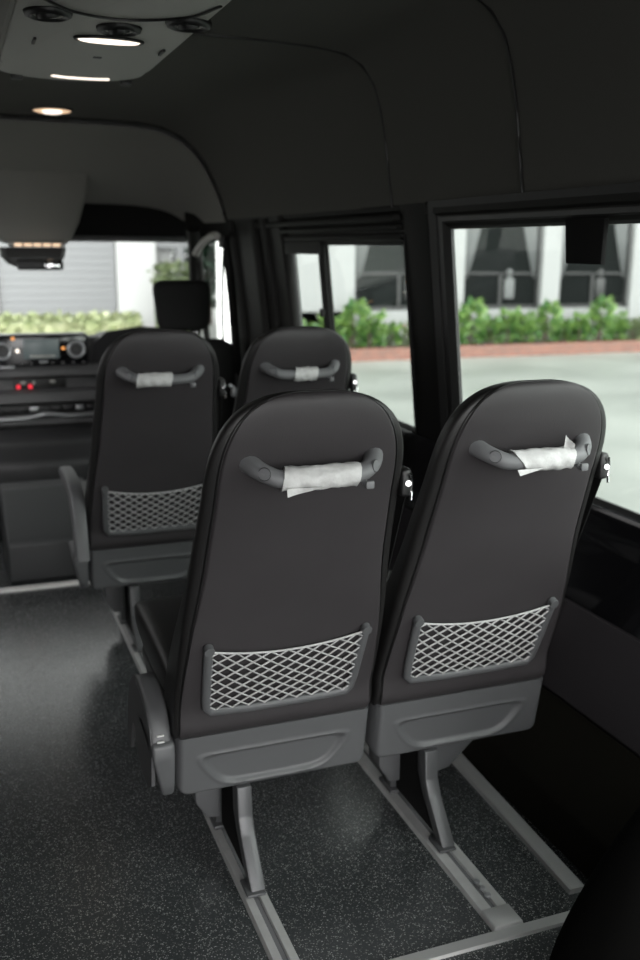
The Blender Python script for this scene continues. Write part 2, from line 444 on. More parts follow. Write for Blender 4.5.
def armrest_bm(folded):
    """side plate and padded bar, side profile built in (y, z) about the pivot"""
    m = MB(); s = MB()
    if folded:
        outer = [(.292, .322), (.302, .350), (.325, .378), (.365, .398), (.415, .408), (.47, .400), (.53, .36), (.57, .29), (.585, .22), (.583, .19)]
        inner = [(.545, .19), (.535, .225), (.520, .26), (.50, .272), (.480, .262), (.465, .235), (.44, .215), (.40, .205), (.35, .205), (.305, .23)]
        bar = [(.289, .318), (.299, .348), (.323, .380), (.363, .402), (.41, .412), (.445, .410)]
    else:
        outer = [(.185, .330), (.205, .40), (.235, .465), (.275, .515), (.33, .542), (.42, .55), (.55, .548), (.60, .538)]
        inner = [(.605, .515), (.55, .508), (.42, .508), (.35, .495), (.305, .462), (.275, .41), (.262, .36), (.262, .330)]
        bar = [(.182, .335), (.203, .402), (.233, .468), (.272, .519), (.328, .546), (.42, .555), (.56, .553), (.607, .540)]
    s.prism([tuple(p) for p in outer + inner], 'x', -.254, -.247)
    # rounded bar that follows the upper edge
    pth = catmull([(-.2345, p[0], p[1]) for p in bar], 5)
    rings = []
    for i, p in enumerate(pth):
        a = pth[max(0, i-1)]; b = pth[min(len(pth)-1, i+1)]; t = (b - a).normalized(); nrm = Vector((0, -t.z, t.y))
        if nrm.z < 0 and nrm.y > 0: nrm = -nrm
        w, h = .0215, .013; ring = []
        for k in range(16):
            an = 2*PI*k/16; ring.append(p + Vector((1, 0, 0)) * w * math.copysign(abs(math.cos(an))**.5, math.cos(an)) + nrm * (h * math.copysign(abs(math.sin(an))**.6, math.sin(an)) - h))
        rings.append(ring)
    m.loft(rings)
    return m, s
def arm_base_bm():
    m = MB(); m.prism([(.282, .326), (.279, .30), (.290, .23), (.302, .206), (.33, .198), (.37, .215), (.42, .29), (.44, .325), (.40, .34), (.30, .332)], 'x', -.254, -.209, .007, 3)
    for v in m.bm.verts:
        if v.co.x < -.232: v.co.x += .019 * smoothstep(.29, .205, v.co.z)
    return m
def leg_rear_bm():
    m = MB()
    prof = [(.296, .195), (.290, .13), (.272, .098), (.200, .016), (.236, .016), (.308, .092), (.332, .13), (.336, .195)]
    m.prism(prof, 'x', -.081, -.049, .004)
    m.box((-.091, .192, .010), (-.051, .25, .017), .003)
    return m
def build_seat(label, arm, wrap, rs, cap_wrap=True):
    t = thing('passenger_seat', label, 'seat', group='passenger seats')
    br = backrest_bm().build('backrest', M['leather'], t, 60)
    bp = back_panel_bm().build('back_panel', M['panel'], br, 60); bp['label'] = 'rear cover of the backrest, its lit tone painted into the leather'
    piping_bm().build('piping', M['thread'], br, 60)
    h = handle_bm().build('grab_handle', M['handle'], t, 60); h['label'] = 'light grey grab handle'
    for sx in (-1, 1):
        c = MB().disc((sx*.098, .0420, .9150), (sx*.75, -1, .12), .0105, .006); c.build('handle_cap', M['handle_cap'], h, 40)
        c = MB().ring((sx*.099, .0405, .9152), (sx*.75, -1, .12), .0106, .0008); c.build('cap_seam', M['thread'], h, 40)
    w = wrap_bm(wrap, rs).build('protective_wrap', M['film'], h, 70); w['label'] = 'white wrapping film around the handle'
    hook_bm().build('coat_hook', M['handle'], t)
    nf = net_frame_bm().build('pocket_frame', M['shell'], t, 50)
    n = net_bm().build('pocket_net', M['net'], nf, 80); n['label'] = 'pale diamond mesh net'
    sh = shell_bm().build('seat_shell', M['shell'], t, 50); sh['label'] = 'grey moulded plastic shell'
    pan_bm().build('seat_pan', M['black'], t)
    cushion_bm().build('seat_cushion', M['leather'], t, 60)
    ab = arm_base_bm().build('armrest_mount', M['shell'], t)
    bar, plate = armrest_bm(arm)
    a = bar.build('armrest', M['shell'], t, 50); plate.build('armrest_side_plate', M['dash'], a)
    c = MB()
    if arm:
        c.box((-.243, .2855, .331), (-.229, .2905, .3345), .0008); c.box((-.243, .2885, .343), (-.229, .2925, .3465), .0008)
        c.build('armrest_mark', M['film'], a)
    lr = leg_rear_bm().build('leg', M['steel'], t)
    lf = MB().prism([(.44, .215), (.455, .016), (.50, .016), (.50, .215)], 'x', -.088, -.056, .004).box((-.094, .44, .010), (-.050, .51, .020), .003)
    lf.build('leg', M['steel'], t)
    MB().prism([(.33, .21), (.325, .13), (.235, .02), (.45, .02), (.45, .21)], 'x', -.0745, -.0685).build('leg_panel', M['matt'], t)
    MB().prism([(-.150, .215), (-.145, .115), (-.120, .075), (-.092, .072), (-.092, .215)], 'y', .395, .46, .004).build('seat_bracket', M['shell'], t)
    # shoulder belt on the right hand edge
    bg = MB().box((.182, .110, .835), (.203, .146, .888), .007, 3).build('belt_guide', M['black'], t)
    q = MB().tube(catmull([(.196, .104, .880), (.202, .109, .866), (.2025, .112, .845), (.199, .106, .830)], 5), .0024, 8).disc((.193, .1065, .862), (-.2, -1, .1), .006, .006)
    q.build('belt_buckle', M['chrome'], bg)
    st = MB(); pth = catmull([(.1955, .135, .84), (.197, .178, .74), (.2015, .25, .58), (.206, .315, .42), (.208, .345, .345)], 6)
    st.loft([[p + Vector((0, -.016, 0)), p + Vector((.0016, -.016, 0)), p + Vector((.0016, .016, 0)), p + Vector((0, .016, 0))] for p in pth])
    st.build('seat_belt', M['matt'], bg)
    return t

DX, DY = .43, 1.277
s1 = build_seat('dark leather seat at the bottom middle, on the aisle, with its armrest folded down', True, 'a', 1)
def seat_variant(src, loc, label, wrap, rs, arm=None, brace=False):
    c = copy_tree(src); c.location = loc; c['label'] = label
    if brace: MB().prism([(-.058, .215), (.075, .215), (.055, .195), (-.010, .135), (-.058, .125)], 'y', .315, .332, .003).build('leg_brace', M['steel'], c)
    def find(o, nm):
        for ch in o.children:
            if ch.name.split('.')[0] == nm: return ch
    h = find(c, 'grab_handle'); w = find(h, 'protective_wrap')
    tmp = wrap_bm(wrap, rs).build('tmp', M['film'], None, 70); w.data = tmp.data; bpy.data.objects.remove(tmp)
    if arm == 'none':
        for nm in ('armrest', 'armrest_mount'):
            o = find(c, nm)
            for k in list(o.children): bpy.data.objects.remove(k)
            bpy.data.objects.remove(o)
    elif arm is not None:
        bar, plate = armrest_bm(arm); a = find(c, 'armrest'); p = find(a, 'armrest_side_plate'); k = find(a, 'armrest_mark')
        t1 = bar.build('tmp', M['shell'], None, 50); a.data = t1.data; bpy.data.objects.remove(t1)
        t2 = plate.build('tmp', M['dash'], None); p.data = t2.data; bpy.data.objects.remove(t2)
        if k: bpy.data.objects.remove(k)
    return c
seat_variant(s1, (DX, 0, 0), 'dark leather seat beside the large window, a flap of white wrap upright on its handle', 'b', 5, 'none', True)
seat_variant(s1, (0, DY, 0), 'dark leather aisle seat in front, with its armrest raised level, behind the driver\'s headrest', 'c', 9, False)
seat_variant(s1, (DX, DY, 0), 'dark seat by the smaller window, only its rounded top and handle showing', 'd', 13, 'none')

# ================================================================== VAN SHELL (the room)
XC = -.165
fl = struct(MB().box((-1.06, -2.7, -.05), (.72, 4.1, 0)).build('floor', M['floor'], None, 0))

# lower right wall: kick box, slope, carpet panel, window ledge
def xz_loft(name, prof, y0, y1, material, thick=.0, parent=None, taper=None):
    m = MB(); rings = [[(x, y, z) for x, z in prof] for y in (y0, y1)]
    m.loft(rings); return m.build(name, material, parent)
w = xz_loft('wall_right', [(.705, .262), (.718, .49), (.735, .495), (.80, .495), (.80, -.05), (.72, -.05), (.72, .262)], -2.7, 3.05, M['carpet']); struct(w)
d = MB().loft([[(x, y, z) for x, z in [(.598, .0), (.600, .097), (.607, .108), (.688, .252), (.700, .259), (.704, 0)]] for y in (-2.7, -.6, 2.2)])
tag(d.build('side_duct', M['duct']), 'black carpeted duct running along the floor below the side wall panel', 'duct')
ld = xz_loft('trim_1', [(.722, .496), (.728, .545), (.745, .60), (.752, .655), (.745, .700), (.752, .722), (.80, .722), (.80, .496)], -2.7, 3.05, M['gloss']); struct(ld)

# pillars between the windows (x follows the lean of the side wall)
def wx(z): return interp([(.70, .765), (.9, .755), (1.33, .700), (1.40, .685)], z)
def pillar(name, ya0, ya1, off_in, material, z0=.715, z1=1.398, depth=.07, jamb=0):
    m = MB(); rings = []
    for i in range(9):
        z = lerp(z0, z1, i / 8); x = wx(z) - off_in
        rings.append([(x, ya0 + .012, z)] + ([(x + .010, ya0 - .01, z), (x + .024, ya0 - jamb + .01, z), (x + .024, ya0 - jamb, z), (x + depth, ya0 - jamb, z)] if jamb else [(x + .012, ya0, z), (x + depth, ya0, z)]) + [ (x + depth, ya1, z), (x + .012, ya1, z), (x, ya1 - .012, z)])
    m.loft(rings); return struct(m.build(name, material))
pillar('pillar_1', 1.055, 1.222, .006, M['trim'], depth=.03, jamb=.06)          # between the two side windows
pillar('pillar_2', 2.285, 3.13, .022, M['trim'], .5, depth=.045)        # behind the cab door
pillar('pillar_3', -2.72, -1.60, .045, M['trim'])
# rounded ribs on the broad pillar behind the cab
m = MB()
for yy, rr in ((2.45, .022), (2.60, .030), (2.95, .03)):
    m.tube([(wx(z) - .020, yy, z) for z in (.5, .8, 1.0, 1.2, 1.39)], rr, 10)
struct(m.build('trim_2', M['trim']))

def window(n, y0, y1, z0, z1, lab, frame_out, rear=False):
    """glass with a black rubber and moulded recess frame"""
    g = MB(); m = MB()
    zs = [lerp(z0, z1, i / 6) for i in range(7)]
    g.loft([[(wx(z) + .012, y0, z), (wx(z) + .012, y1, z), (wx(z) + .016, y1, z), (wx(z) + .016, y0, z)] for z in zs])
    o = struct(g.build(n, M['glass'], None, 0))
    fr = MB()
    def quad_frame(i0, i1, d0, d1):      # band from inner outline i0 to outer outline i1
        def out(e, d): return [(wx(z0 - e) + d, y0 - e, z0 - e), (wx(z0 - e) + d, y1 + e, z0 - e), (wx(z1 + e) + d, y1 + e, z1 + e), (wx(z1 + e) + d, y0 - e, z1 + e)]
        A, B, C_, D = out(i0, d0), out(i1, d1), out(i1, .03), out(i0, .0165)
        b = bmesh.new(); V = [[b.verts.new(p) for p in r] for r in (A, B, C_, D)]
        for r in range(4):
            for k in range(4): b.faces.new((V[r][k], V[r][(k+1) % 4], V[(r+1) % 4][(k+1) % 4], V[(r+1) % 4][k]))
        bmesh.ops.recalc_face_normals(b, faces=b.faces); fr.merge(b)
    for a in frame_out: quad_frame(*a)
    fr.build('window_frame', M['black'], o, 30)
    return o
w1 = window('window_1', -1.50, .948, .728, 1.330, '', [(-.004, .016, .008, -.006), (.016, .045, -.004, -.002), (.045, .07, -.006, -.012)])
w2 = window('window_2', 1.233, 2.262, .728, 1.288, '', [(-.004, .014, .008, .0), (.014, .03, -.004, -.012)])
# sliding pane frame of the front side window
m = MB()
def bar(m, a, b, r=.012, n=8): m.tube([a, b], r, n)
for (ya, za, yb, zb) in ((1.905, .728, 1.905, 1.288), (2.275, .728, 2.275, 1.255)):
    p = Vector((wx(za) - .002, ya, za)); q = Vector((wx(zb) - .002, yb, zb))
    m.tube([p, (p + q) / 2, q], .0165, 8)
for (ya, za, yb, zb) in ((1.872, .728, 1.872, 1.288),):
    p = Vector((wx(za) + .004, ya, za)); q = Vector((wx(zb) + .004, yb, zb)); m.tube([p, q], .008, 8)
m.loft([[(wx(1.27) - .018, y, 1.252), (wx(1.27) - .018, y, 1.296), (wx(1.27) + .014, y, 1.296), (wx(1.27) + .014, y, 1.252)] for y in (1.89, 2.275)])
m.box((.700, 1.89, 1.03), (.716, 1.912, 1.06), .004)
m.build('window_sash', M['trim'], w2)
# long headers over the windows with the stepped ridges above the front window
m = MB()
m.loft([[(x, y, z) for x, z in [(.702, 1.333), (.694, 1.342), (.690, 1.362), (.682, 1.368), (.680, 1.394), (.686, 1.402), (.76, 1.402), (.76, 1.333)]] for y in (-2.7, 1.05)])
struct(m.build('trim_3', M['trim']))
m = MB()
for i, (x, z, h) in enumerate([(.688, 1.298, .022), (.676, 1.328, .018), (.660, 1.352, .022), (.684, 1.380, .024)]):
    m.box((x, 1.22, z), (.76, 2.62, z + h), .006)
m.box((.70, 1.22, 1.29), (.77, 2.62, 1.41))
struct(m.build('trim_4', M['trim']))

# headliner
ROOF = [(.685, 1.396), (.672, 1.48), (.657, 1.58), (.640, 1.66), (.618, 1.725), (.580, 1.775), (.525, 1.803), (.43, 1.815), (.25, 1.821), (XC, 1.823)]
ROOF = ROOF + [(2*XC - x, z) for x, z in ROOF[-2::-1]]
FRONT = [(.640, 1.396), (.617, 1.48), (.585, 1.56), (.548, 1.632), (.502, 1.692), (.440, 1.742), (.355, 1.778), (.25, 1.792), (.08, 1.797), (XC, 1.797)]
FRONT = FRONT + [(2*XC - x, z) for x, z in FRONT[-2::-1]]
def roof_ring(y):
    f = smoothstep(1.4, 2.95, y)
    P = [(lerp(a, c, f), lerp(b, d, f)) for (a, b), (c, d) in zip(ROOF, FRONT)]
    if y <= 2.95: return [(x, y, z) for x, z in P]
    t = (y - 2.95) / .5; kk = lerp(1, .92, t); s = 1 - .78 * t ** 1.25
    return [(XC + (x - XC) * kk, y, 1.385 + (z - 1.396) * s) for x, z in P]
m = MB(); ys = [-2.7 + i * .35 for i in range(14)] + [2.05, 2.2, 2.35, 2.5, 2.65, 2.8, 2.95]
m.loft([roof_ring(y) for y in ys], False, False)
ce = struct(m.build('ceiling', M['headliner'], None, 60))
m = MB(); m.loft([[(XC + (x - XC) * .995, yy, z - .006 * ((z - 1.39) / .43)) for x, yy, z in roof_ring(y)] for y in (2.96, 3.05, 3.15, 3.25, 3.35, 3.45)], False, False)
m.build('cab_headliner', M['cab_liner'], ce, 60)
# outer roof skin keeps daylight out
m = MB(); m.loft([[(x * 1.02 + .03 * (1 if x > XC else -1), y, z + .03) for x, _, z in roof_ring(min(y, 2.95))] for y in [-2.72] + ys[1:] + [2.98]], False, False)
m.loft([[(x + .03 * (1 if x > XC else -1), yy, z + .03) for x, yy, z in roof_ring(y)] for y in (2.96, 3.2, 3.5)], False, False)
m.build('roof_skin', M['body'], ce, 60)
# raised seams of the headliner
for y, nm in ((.56, 'ceiling_seam'), (1.265, 'ceiling_seam')):
    r = [Vector((x - .0022 if x > XC else x + .0022, y, z - .002)) for x, _, z in roof_ring(y)]
    MB().tube(catmull([r[0]] + r[1:], 4), .004, 6).build(nm, M['black'], ce, 60)
r = [Vector(p) + Vector((0, .004, -.003)) for p in roof_ring(2.945)]
MB().tube(catmull(r, 4), .0045, 8).build('ceiling_seam', M['trim'], ce, 60)

# left side: wall with two window openings; the rear doors stand open
lw = MB()
for y0, y1, z0, z1 in ((-2.7, 3.05, -.05, .80), (-2.7, -2.3, .80, 1.42), (-1.5, .9, .80, 1.42), (1.75, 2.05, .80, 1.42), (2.9, 3.15, .80, 1.42)):
    lw.box((-1.13, y0, z0), (-1.06, y1, z1))
lw.box((-1.13, -2.7, 1.38), (-1.0, 3.2, 1.45)); lw.box((-1.10, 3.05, -.05), (-1.03, 4.05, .80)); lw.box((-1.10, 3.05, 1.3), (-.85, 3.5, 1.45))
struct(lw.build('wall_left', M['trim'], None, 0))

# ------------------------------------------------------------------ cab
# windscreen surround
def ws(x, s):   # s 0 bottom .. 1 top ; gentle curve
    c = ((x - XC) / .80) ** 2
    return Vector((x, lerp(4.02, 3.42, s) - .20 * c, lerp(.86, 1.325, s)))
m = MB(); m.grid(lambda u, v: ws(lerp(lerp(-.98, -.87, v), lerp(.67, .535, v), u), v), 16, 6)
wsn = struct(m.build('window_3', M['glass'], None, 60))
m = MB(); m.tube(catmull([(.70, 3.86, .76), (.66, 3.68, .93), (.612, 3.46, 1.12), (.562, 3.25, 1.29), (.54, 3.18, 1.36)], 4), .034, 10, False, (1, .8)); m.tube([(-1.03, 3.86, .76), (-.94, 3.46, 1.12), (-.87, 3.2, 1.36)], .04, 10)
struct(m.build('pillar_4', M['trim'], None, 60))
# header lip and the dark open shelf above the windscreen
m = MB(); m.box((-1.0, 3.36, 1.296), (.60, 3.44, 1.322), .01, 3)
struct(m.build('trim_5', M['dash']))
m = MB(); m.prism([(3.44, 1.32), (3.46, 1.50), (3.42, 1.53), (3.80, 1.62), (3.84, 1.32)], 'x', -1.0, .64)
struct(m.build('overhead_shelf', M['matt']))
# cab door on the right
m = MB()
def door_x(y): return lerp(.715, .66, (y - 3.05) / .9)
m.loft([[(door_x(y), y, .70), (door_x(y) + .07, y, .70), (door_x(y) + .07, y, 0), (door_x(y), y, 0)] for y in (3.05, 3.5, 3.95)])
dr = struct(m.build('door_1', M['trim']))
m = MB(); m.tube([(door_x(3.06), 3.06, .68), (door_x(3.06) - .02, 3.06, 1.0), (door_x(3.06) - .05, 3.06, 1.33)], .022, 8)
m.tube([(door_x(3.06) - .05, 3.06, 1.325), (.61, 3.2, 1.322), (.565, 3.26, 1.30)], .022, 8)
m.tube([(door_x(3.5), 3.50, .69), (.650, 3.44, .95), (.605, 3.34, 1.19), (.575, 3.27, 1.31)], .017, 8)
m.loft([[(x, y, 1.318), (x + .16, y + .03, 1.318), (x + .16, y + .03, 1.50), (x, y, 1.50)] for x, y in ((.66, 2.95), (.645, 3.1), (.60, 3.22), (.54, 3.36))])
m.build('door_frame', M['trim'], dr, 60)
m = MB(); m.grid(lambda u, v: (lerp(.735, .69 - .12 * v, u) - .05 * v * (1 - u), lerp(3.06, 3.9 - .62 * v, u), lerp(.70, 1.32, v)), 6, 4)
m.build('door_glass', M['glass'], dr)
# light grey grab handle on the windscreen pillar
m = MB(); m.tube(catmull([(.545, 3.17, 1.242), (.552, 3.13, 1.270), (.562, 3.04, 1.304), (.570, 2.93, 1.326), (.575, 2.875, 1.322)], 6), [.016] * 25, 12)
t = m.build('pillar_grab_handle', M['ac'], None, 60); tag(t, 'light grey curved grab handle on the windscreen pillar above the cab door window', 'handle')

# overhead console of the cab with lamp, and the mirror below it
t = thing('cab_overhead_console', 'grey overhead console above the windscreen with a small row of warm lights', 'console', (-.16, 3.38, 1.5))
m = MB(); rings = []
for yy, zt, zb, x0, x1 in ((3.30, 1.58, 1.285, -.315, -.02), (3.285, 1.53, 1.30, -.35, .02), (3.30, 1.47, 1.31, -.37, .03)): pass
rings = [[(-.43, y, z), (.085 + .0*z, y, z), (.085, y + .16, z), (-.43, y + .16, z)] for y, z in ((3.20, 1.60),)]
def cons_ring(z, x0, x1, y0, y1): return [(x0 + .02, y0, z), (x1 - .02, y0, z), (x1, y0 + .02, z), (x1, y1, z), (x0, y1, z), (x0, y0 + .02, z)]
m.loft([cons_ring(1.62, -.46, .09, 3.28, 3.6), cons_ring(1.50, -.43, .065, 3.27, 3.6), cons_ring(1.38, -.37, .025, 3.26, 3.6), cons_ring(1.30, -.325, -.015, 3.26, 3.55), cons_ring(1.283, -.30, -.035, 3.28, 3.52)])
m.build('console_body', M['cab_liner'], t, 50, None).location = (.16, -3.38, -1.5)
m = MB(); m.box((-.295, 3.245, 1.268), (-.045, 3.31, 1.290), .008, 3); o = m.build('lamp_housing', M['ac'], t); o.location = (.16, -3.38, -1.5)
m = MB()
for i in range(5):
    m.box((-.27 + i * .042, 3.238, 1.270), (-.27 + i * .042 + .034, 3.25, 1.285), .004)
q = m.build('lamp_lens', M['lamp_w'], o)
t = thing('rear_view_mirror', 'black rear view mirror housing hanging under the grey overhead console', 'mirror', (-.17, 3.3, 1.2))
m = MB(); m.loft([cons_ring(1.267, -.33, -.04, 3.25, 3.42), cons_ring(1.225, -.325, -.05, 3.24, 3.42), cons_ring(1.195, -.30, -.07, 3.24, 3.40), cons_ring(1.18, -.27, -.09, 3.25, 3.38)])
q = m.build('housing', M['black'], t, 40); q.location = (.17, -3.3, -1.2)
m = MB(); m.box((-.145, 3.222, 1.172), (-.075, 3.239, 1.215), .006, 2, Matrix.Rotation(-.10, 3, 'X')); q = m.build('mirror_glass', M['chrome'], t); q.location = (.17, -3.3, -1.2)
m = MB(); m.box((-.265, 3.226, 1.166), (-.06, 3.25, 1.212), .01); q = m.build('mirror_rim', M['dash_dk'], t); q.location = (.17, -3.3, -1.2)

# dashboard
t = thing('dashboard', 'dark dashboard across the cab with display, round air vents and switch rows', 'dashboard', (XC, 3.6, 0))
L = (-XC, -3.6, 0)
def part(m, name, material, parent, sm=35):
    o = m.build(name, material, parent, sm)
    if parent == t: o.location = L
    return o
m = MB(); m.prism([(4.02, .80), (3.62, .835), (3.54, .83), (3.53, .70), (3.44, .685), (3.43, .655), (3.50, .645), (3.50, .585), (3.43, .575), (3.41, .53), (3.47, .515), (3.47, .46), (3.40, .45), (3.40, .42), (3.62, .40), (3.62, .30), (3.50, .20), (3.42, .05), (4.02, .05)], 'x', -1.02, .66, .008)
body = part(m, 'dash_body', M['dash'], t)
m = MB(); m.box((-.40, 3.495, .695), (.068, 3.60, .853), .014, 3); rp = part(m, 'radio_panel', M['gloss'], t)
m = MB(); m.box((-.245, 3.485, .735), (-.075, 3.50, .832), .004); part(m, 'screen', M['screen'], rp)
m = MB(); m.box((-.215, 3.480, .742), (-.095, 3.488, .752), .002); part(m, 'screen_bar', M['ac'], rp)
for cx in (-.342, .008):
    m = MB(); m.ring((cx, 3.488, .776), (0, -1, 0), .037, .0085); v = part(m, 'air_vent', M['silver'], rp, 60)
    m = MB(); m.disc((cx, 3.487, .776), (0, -1, 0), .030, .012); part(m, 'vent_core', M['black'], v)
    m = MB(); m.ring((cx, 3.480, .776), (0, -1, 0), .018, .003); m.disc((cx, 3.480, .776), (0, -1, 0), .008, .006); part(m, 'vent_hub', M['dash'], v, 60)
for cx, zz, mm in ((-.272, .775, 'lamp'), (-.055, .783, 'orange'), (-.29, .835, 'orange')):
    m = MB(); m.disc((cx, 3.49, zz), (0, -1, 0), .0085, .008); part(m, 'panel_light', M[mm], rp)
for k in range(9): part(MB().disc((-.36 + k * .05, 3.49, .712), (0, -1, 0), .007, .006), 'button', M['dash'], rp)
part(MB().box((-.36, 3.485, .690), (-.29, 3.50, .703), .003), 'panel_trim', M['silver'], rp); part(MB().box((-.17, 3.485, .715), (-.13, 3.50, .724), .003), 'panel_trim', M['silver'], rp)
m = MB(); m.box((-.30, 3.49, .588), (-.05, 3.51, .640), .006); sp = part(m, 'switch_panel', M['black'], t)
for cx in (-.278, -.222):
    m = MB(); m.disc((cx, 3.487, .600), (0, -1, 0), .0105, .01); part(m, 'warning_light', M['red'], sp)
for cx, zz, rx in ((-.255, .620, .014), (-.205, .620, .007), (-.115, .622, .014)):
    m = MB(); m.disc((cx, 3.487, zz), (0, -1, 0), .008, .01, 20, rx); part(m, 'switch', M['ac'], sp)
m = MB(); m.box((-.42, 3.44, .475), (.10, 3.48, .515), .005); ks = part(m, 'climate_panel', M['black'], t)
for k in range(9):
    m = MB(); m.box((-.40 + k * .055, 3.43, .482), (-.358 + k * .055, 3.45, .508), .005); part(m, 'key', M['dash_dk'] if k % 4 != 3 else M['silver'], ks)
m = MB(); m.tube(catmull([(-.42, 3.40, .455), (-.25, 3.39, .462), (-.16, 3.385, .478), (-.05, 3.39, .462), (.10, 3.40, .468)], 6), .012, 8); part(m, 'silver_strip', M['silver'], t, 60)
m = MB(); m.box((-.44, 3.40, .28), (.10, 3.46, .44), .02); part(m, 'stowage_tray', M['matt'], t)
m = MB()
m.loft([[(x, y, z) for x, y, z in [(.08 + e, 3.52, .70), (.09 + e, 3.50, .80), (.16 + e, 3.48, .862 + dz), (.33, 3.47, .885 + dz), (.52 - e, 3.48, .866 + dz), (.60 - e, 3.50, .80), (.61 - e, 3.52, .70)]] for e, dz in ((0, 0),)] + [[(x, y, z) for x, y, z in [(.08, 3.75, .70), (.09, 3.75, .80), (.16, 3.75, .84), (.33, 3.75, .85), (.52, 3.75, .84), (.60, 3.75, .80), (.61, 3.75, .70)]]])
part(m, 'instrument_hood', M['dash_dk'], t, 60)

t = thing('steering_wheel', 'black steering wheel in the cab, mostly hidden behind the aisle seat', 'steering wheel', (.34, 3.34, .69))
nrm = Vector((0, -.75, .55))
MB().ring((0, 0, 0), nrm, .185, .015, 40).build('rim', M['black'], t, 60)
m = MB(); m.disc((0, .01, 0), nrm, .07, .04); m.build('hub', M['black'], t, 40)
for a in (PI * 0.02, PI * .98, PI * 1.5):
    nn = nrm.normalized(); X = Vector((1, 0, 0)); Y = nn.cross(X)
    MB().tube([(X*math.cos(a) + Y*math.sin(a)) * .05, (X*math.cos(a) + Y*math.sin(a)) * .18], .014, 8).build('spoke', M['black'], t)
MB().tube([(0, .02, -.02), (0, .24, -.10)], .035, 10).build('column', M['dash_dk'], t)

# grey step box between the cab seats
m = MB(); m.prism([(2.285, .004), (2.29, .155), (2.31, .172), (2.62, .30), (2.75, .30), (2.75, .004)], 'x', -.425, -.075, .012, 3)
tag(m.build('step_box', M['step']), 'dark grey box on the floor below the dashboard, beyond the pale edging strip', 'box')
# dark lever console
m = MB(); m.prism([(2.95, .002), (2.95, .33), (3.05, .40), (3.38, .42), (3.38, .002)], 'x', -.46, .06, .03, 3)
tag(m.build('centre_console', M['dash_dk']), 'dark console block below the dashboard trays, behind the grey step box', 'console')

# driver seat
t = thing('driver_seat', 'black driver seat with a tall headrest, in front of the aisle seat', 'seat', (.42, 2.9, 0))
def sblob(w0, w1, y0, y1, z0, z1, th, rnd=.2, n=4.):
    m = MB(); rings = []
    for k in range(21):
        t_ = k / 20; e = (1 - abs(2*t_ - 1) ** 6) ** .35 if 0 < t_ < 1 else .15
        z = lerp(z0, z1, t_); yy = lerp(y0, y1, t_); w_ = lerp(w0, w1, t_) * (1 - rnd + rnd * e); d_ = th * e
        rings.append([(w_ * math.copysign(abs(math.cos(a)) ** (2/n), math.cos(a)), yy + d_ * math.copysign(abs(math.sin(a)) ** (2/n), math.sin(a)), z) for a in [2*PI*(j+.5)/40 for j in range(40)]])
    m.loft(rings); return m
sblob(.24, .215, .06, -.08, .36, .875, .065, .35, 3.2).build('backrest', M['fabric'], t, 60)
hd = sblob(.116, .134, -.06, -.02, .905, 1.130, .055, .42, 2.8); bmesh.ops.translate(hd.bm, verts=hd.bm.verts, vec=(.0, .06, 0)); hr = hd.build('headrest', M['fabric'], t, 60)
for sx in (-1, 1): MB().tube([(sx*.06, -.02, .84), (sx*.06, -.01, .93)], .008, 8).build('headrest_post', M['chrome'], hr)
sblob(.245, .245, .25, .25, .30, .43, .22, .1, 4).build('seat_cushion', M['fabric'], t, 60)
MB().box((-.22, .02, 0.0), (.22, .45, .31), .015).build('pedestal', M['dash'], t)
m = MB(); m.box((.175, -.17, .62), (.20, -.145, .66), .006); m.tube(catmull([(.165, -.16, .675), (.19, -.165, .655), (.20, -.16, .63), (.215, -.15, .62)], 4), .006, 8); m.box((.205, -.13, .585), (.26, -.115, .60), .005)
m.build('seat_adjuster', M['silver'], t)

# seat belt on the pillar behind the cab
t = thing('pillar_seat_belt', 'black seat belt hanging on the broad pillar behind the cab door', 'seat belt', (.655, 3.06, 1.3))
m = MB(); pth = catmull([(.0, 0, .0), (-.012, .0, -.25), (-.004, .01, -.5), (.02, .0, -.78)], 6)
m.loft([[p + Vector((-.001, -.022, 0)), p + Vector((.001, -.022, 0)), p + Vector((.001, .022, 0)), p + Vector((-.001, .022, 0))] for p in pth]); m.build('strap', M['matt'], t)
MB().box((-.022, -.03, -.03), (.006, .03, .03), .008).build('belt_guide', M['black'], t)
MB().box((-.03, -.02, -.555), (-.006, .02, -.515), .006).build('belt_tongue', M['chrome'], t)

# ------------------------------------------------------------------ floor rails and edging
def rail(name, label, x0, x1, y0, y1, cap=False):
    o = thing(name, label, 'rail', ((x0+x1)/2, y0, 0), 'floor seat rails'); w = (x1 - x0) / 2; Ln = y1 - y0
    g = .005
    m = MB(); m.prism([(-w, 0), (-w + .004, .009), (-g - .002, .010), (-g, .003), (g, .003), (g + .002, .010), (w - .004, .009), (w, 0)], 'y', 0, Ln)
    m.build('rail_profile', M['alu'], o, 20)
    MB().box((-g, .0, .0015), (g, Ln, .0046)).build('rail_slot', M['handle'], o, 0)
    if cap:
        MB().prism([(-w - .002, 0), (-w + .003, .013), (w - .003, .013), (w + .002, 0)], 'y', -.006, .048, .003).build('end_cap', M['alu_edge'], o)
        for k in range(3): MB().disc((.006, .085 + k * .022, .0105), (0, 0, 1), .0065, .005, 14).build('screw', M['silver'], o)
    else:
        MB().disc((-.004, .055, .009), (0, 0, 1), .007, .006, 14).build('screw', M['silver'], o)
    return o
rail('seat_rail', 'aluminium floor rail along the aisle under the left column of seats', -.098, -.045, -.01 - .05, 2.2)
rail('seat_rail', 'aluminium floor rail with an end cap under the window column of seats', .328, .394, -.045, 2.2, True)
m = MB(); m.prism([(.531, 0), (.533, .010), (.538, .012), (.564, .012), (.569, .010), (.571, 0)], 'y', -.005, 2.1, 0)
bmesh.ops.rotate(m.bm, verts=m.bm.verts, cent=(.55, 0, 0), matrix=Matrix.Rotation(-.04, 3, 'Z'))
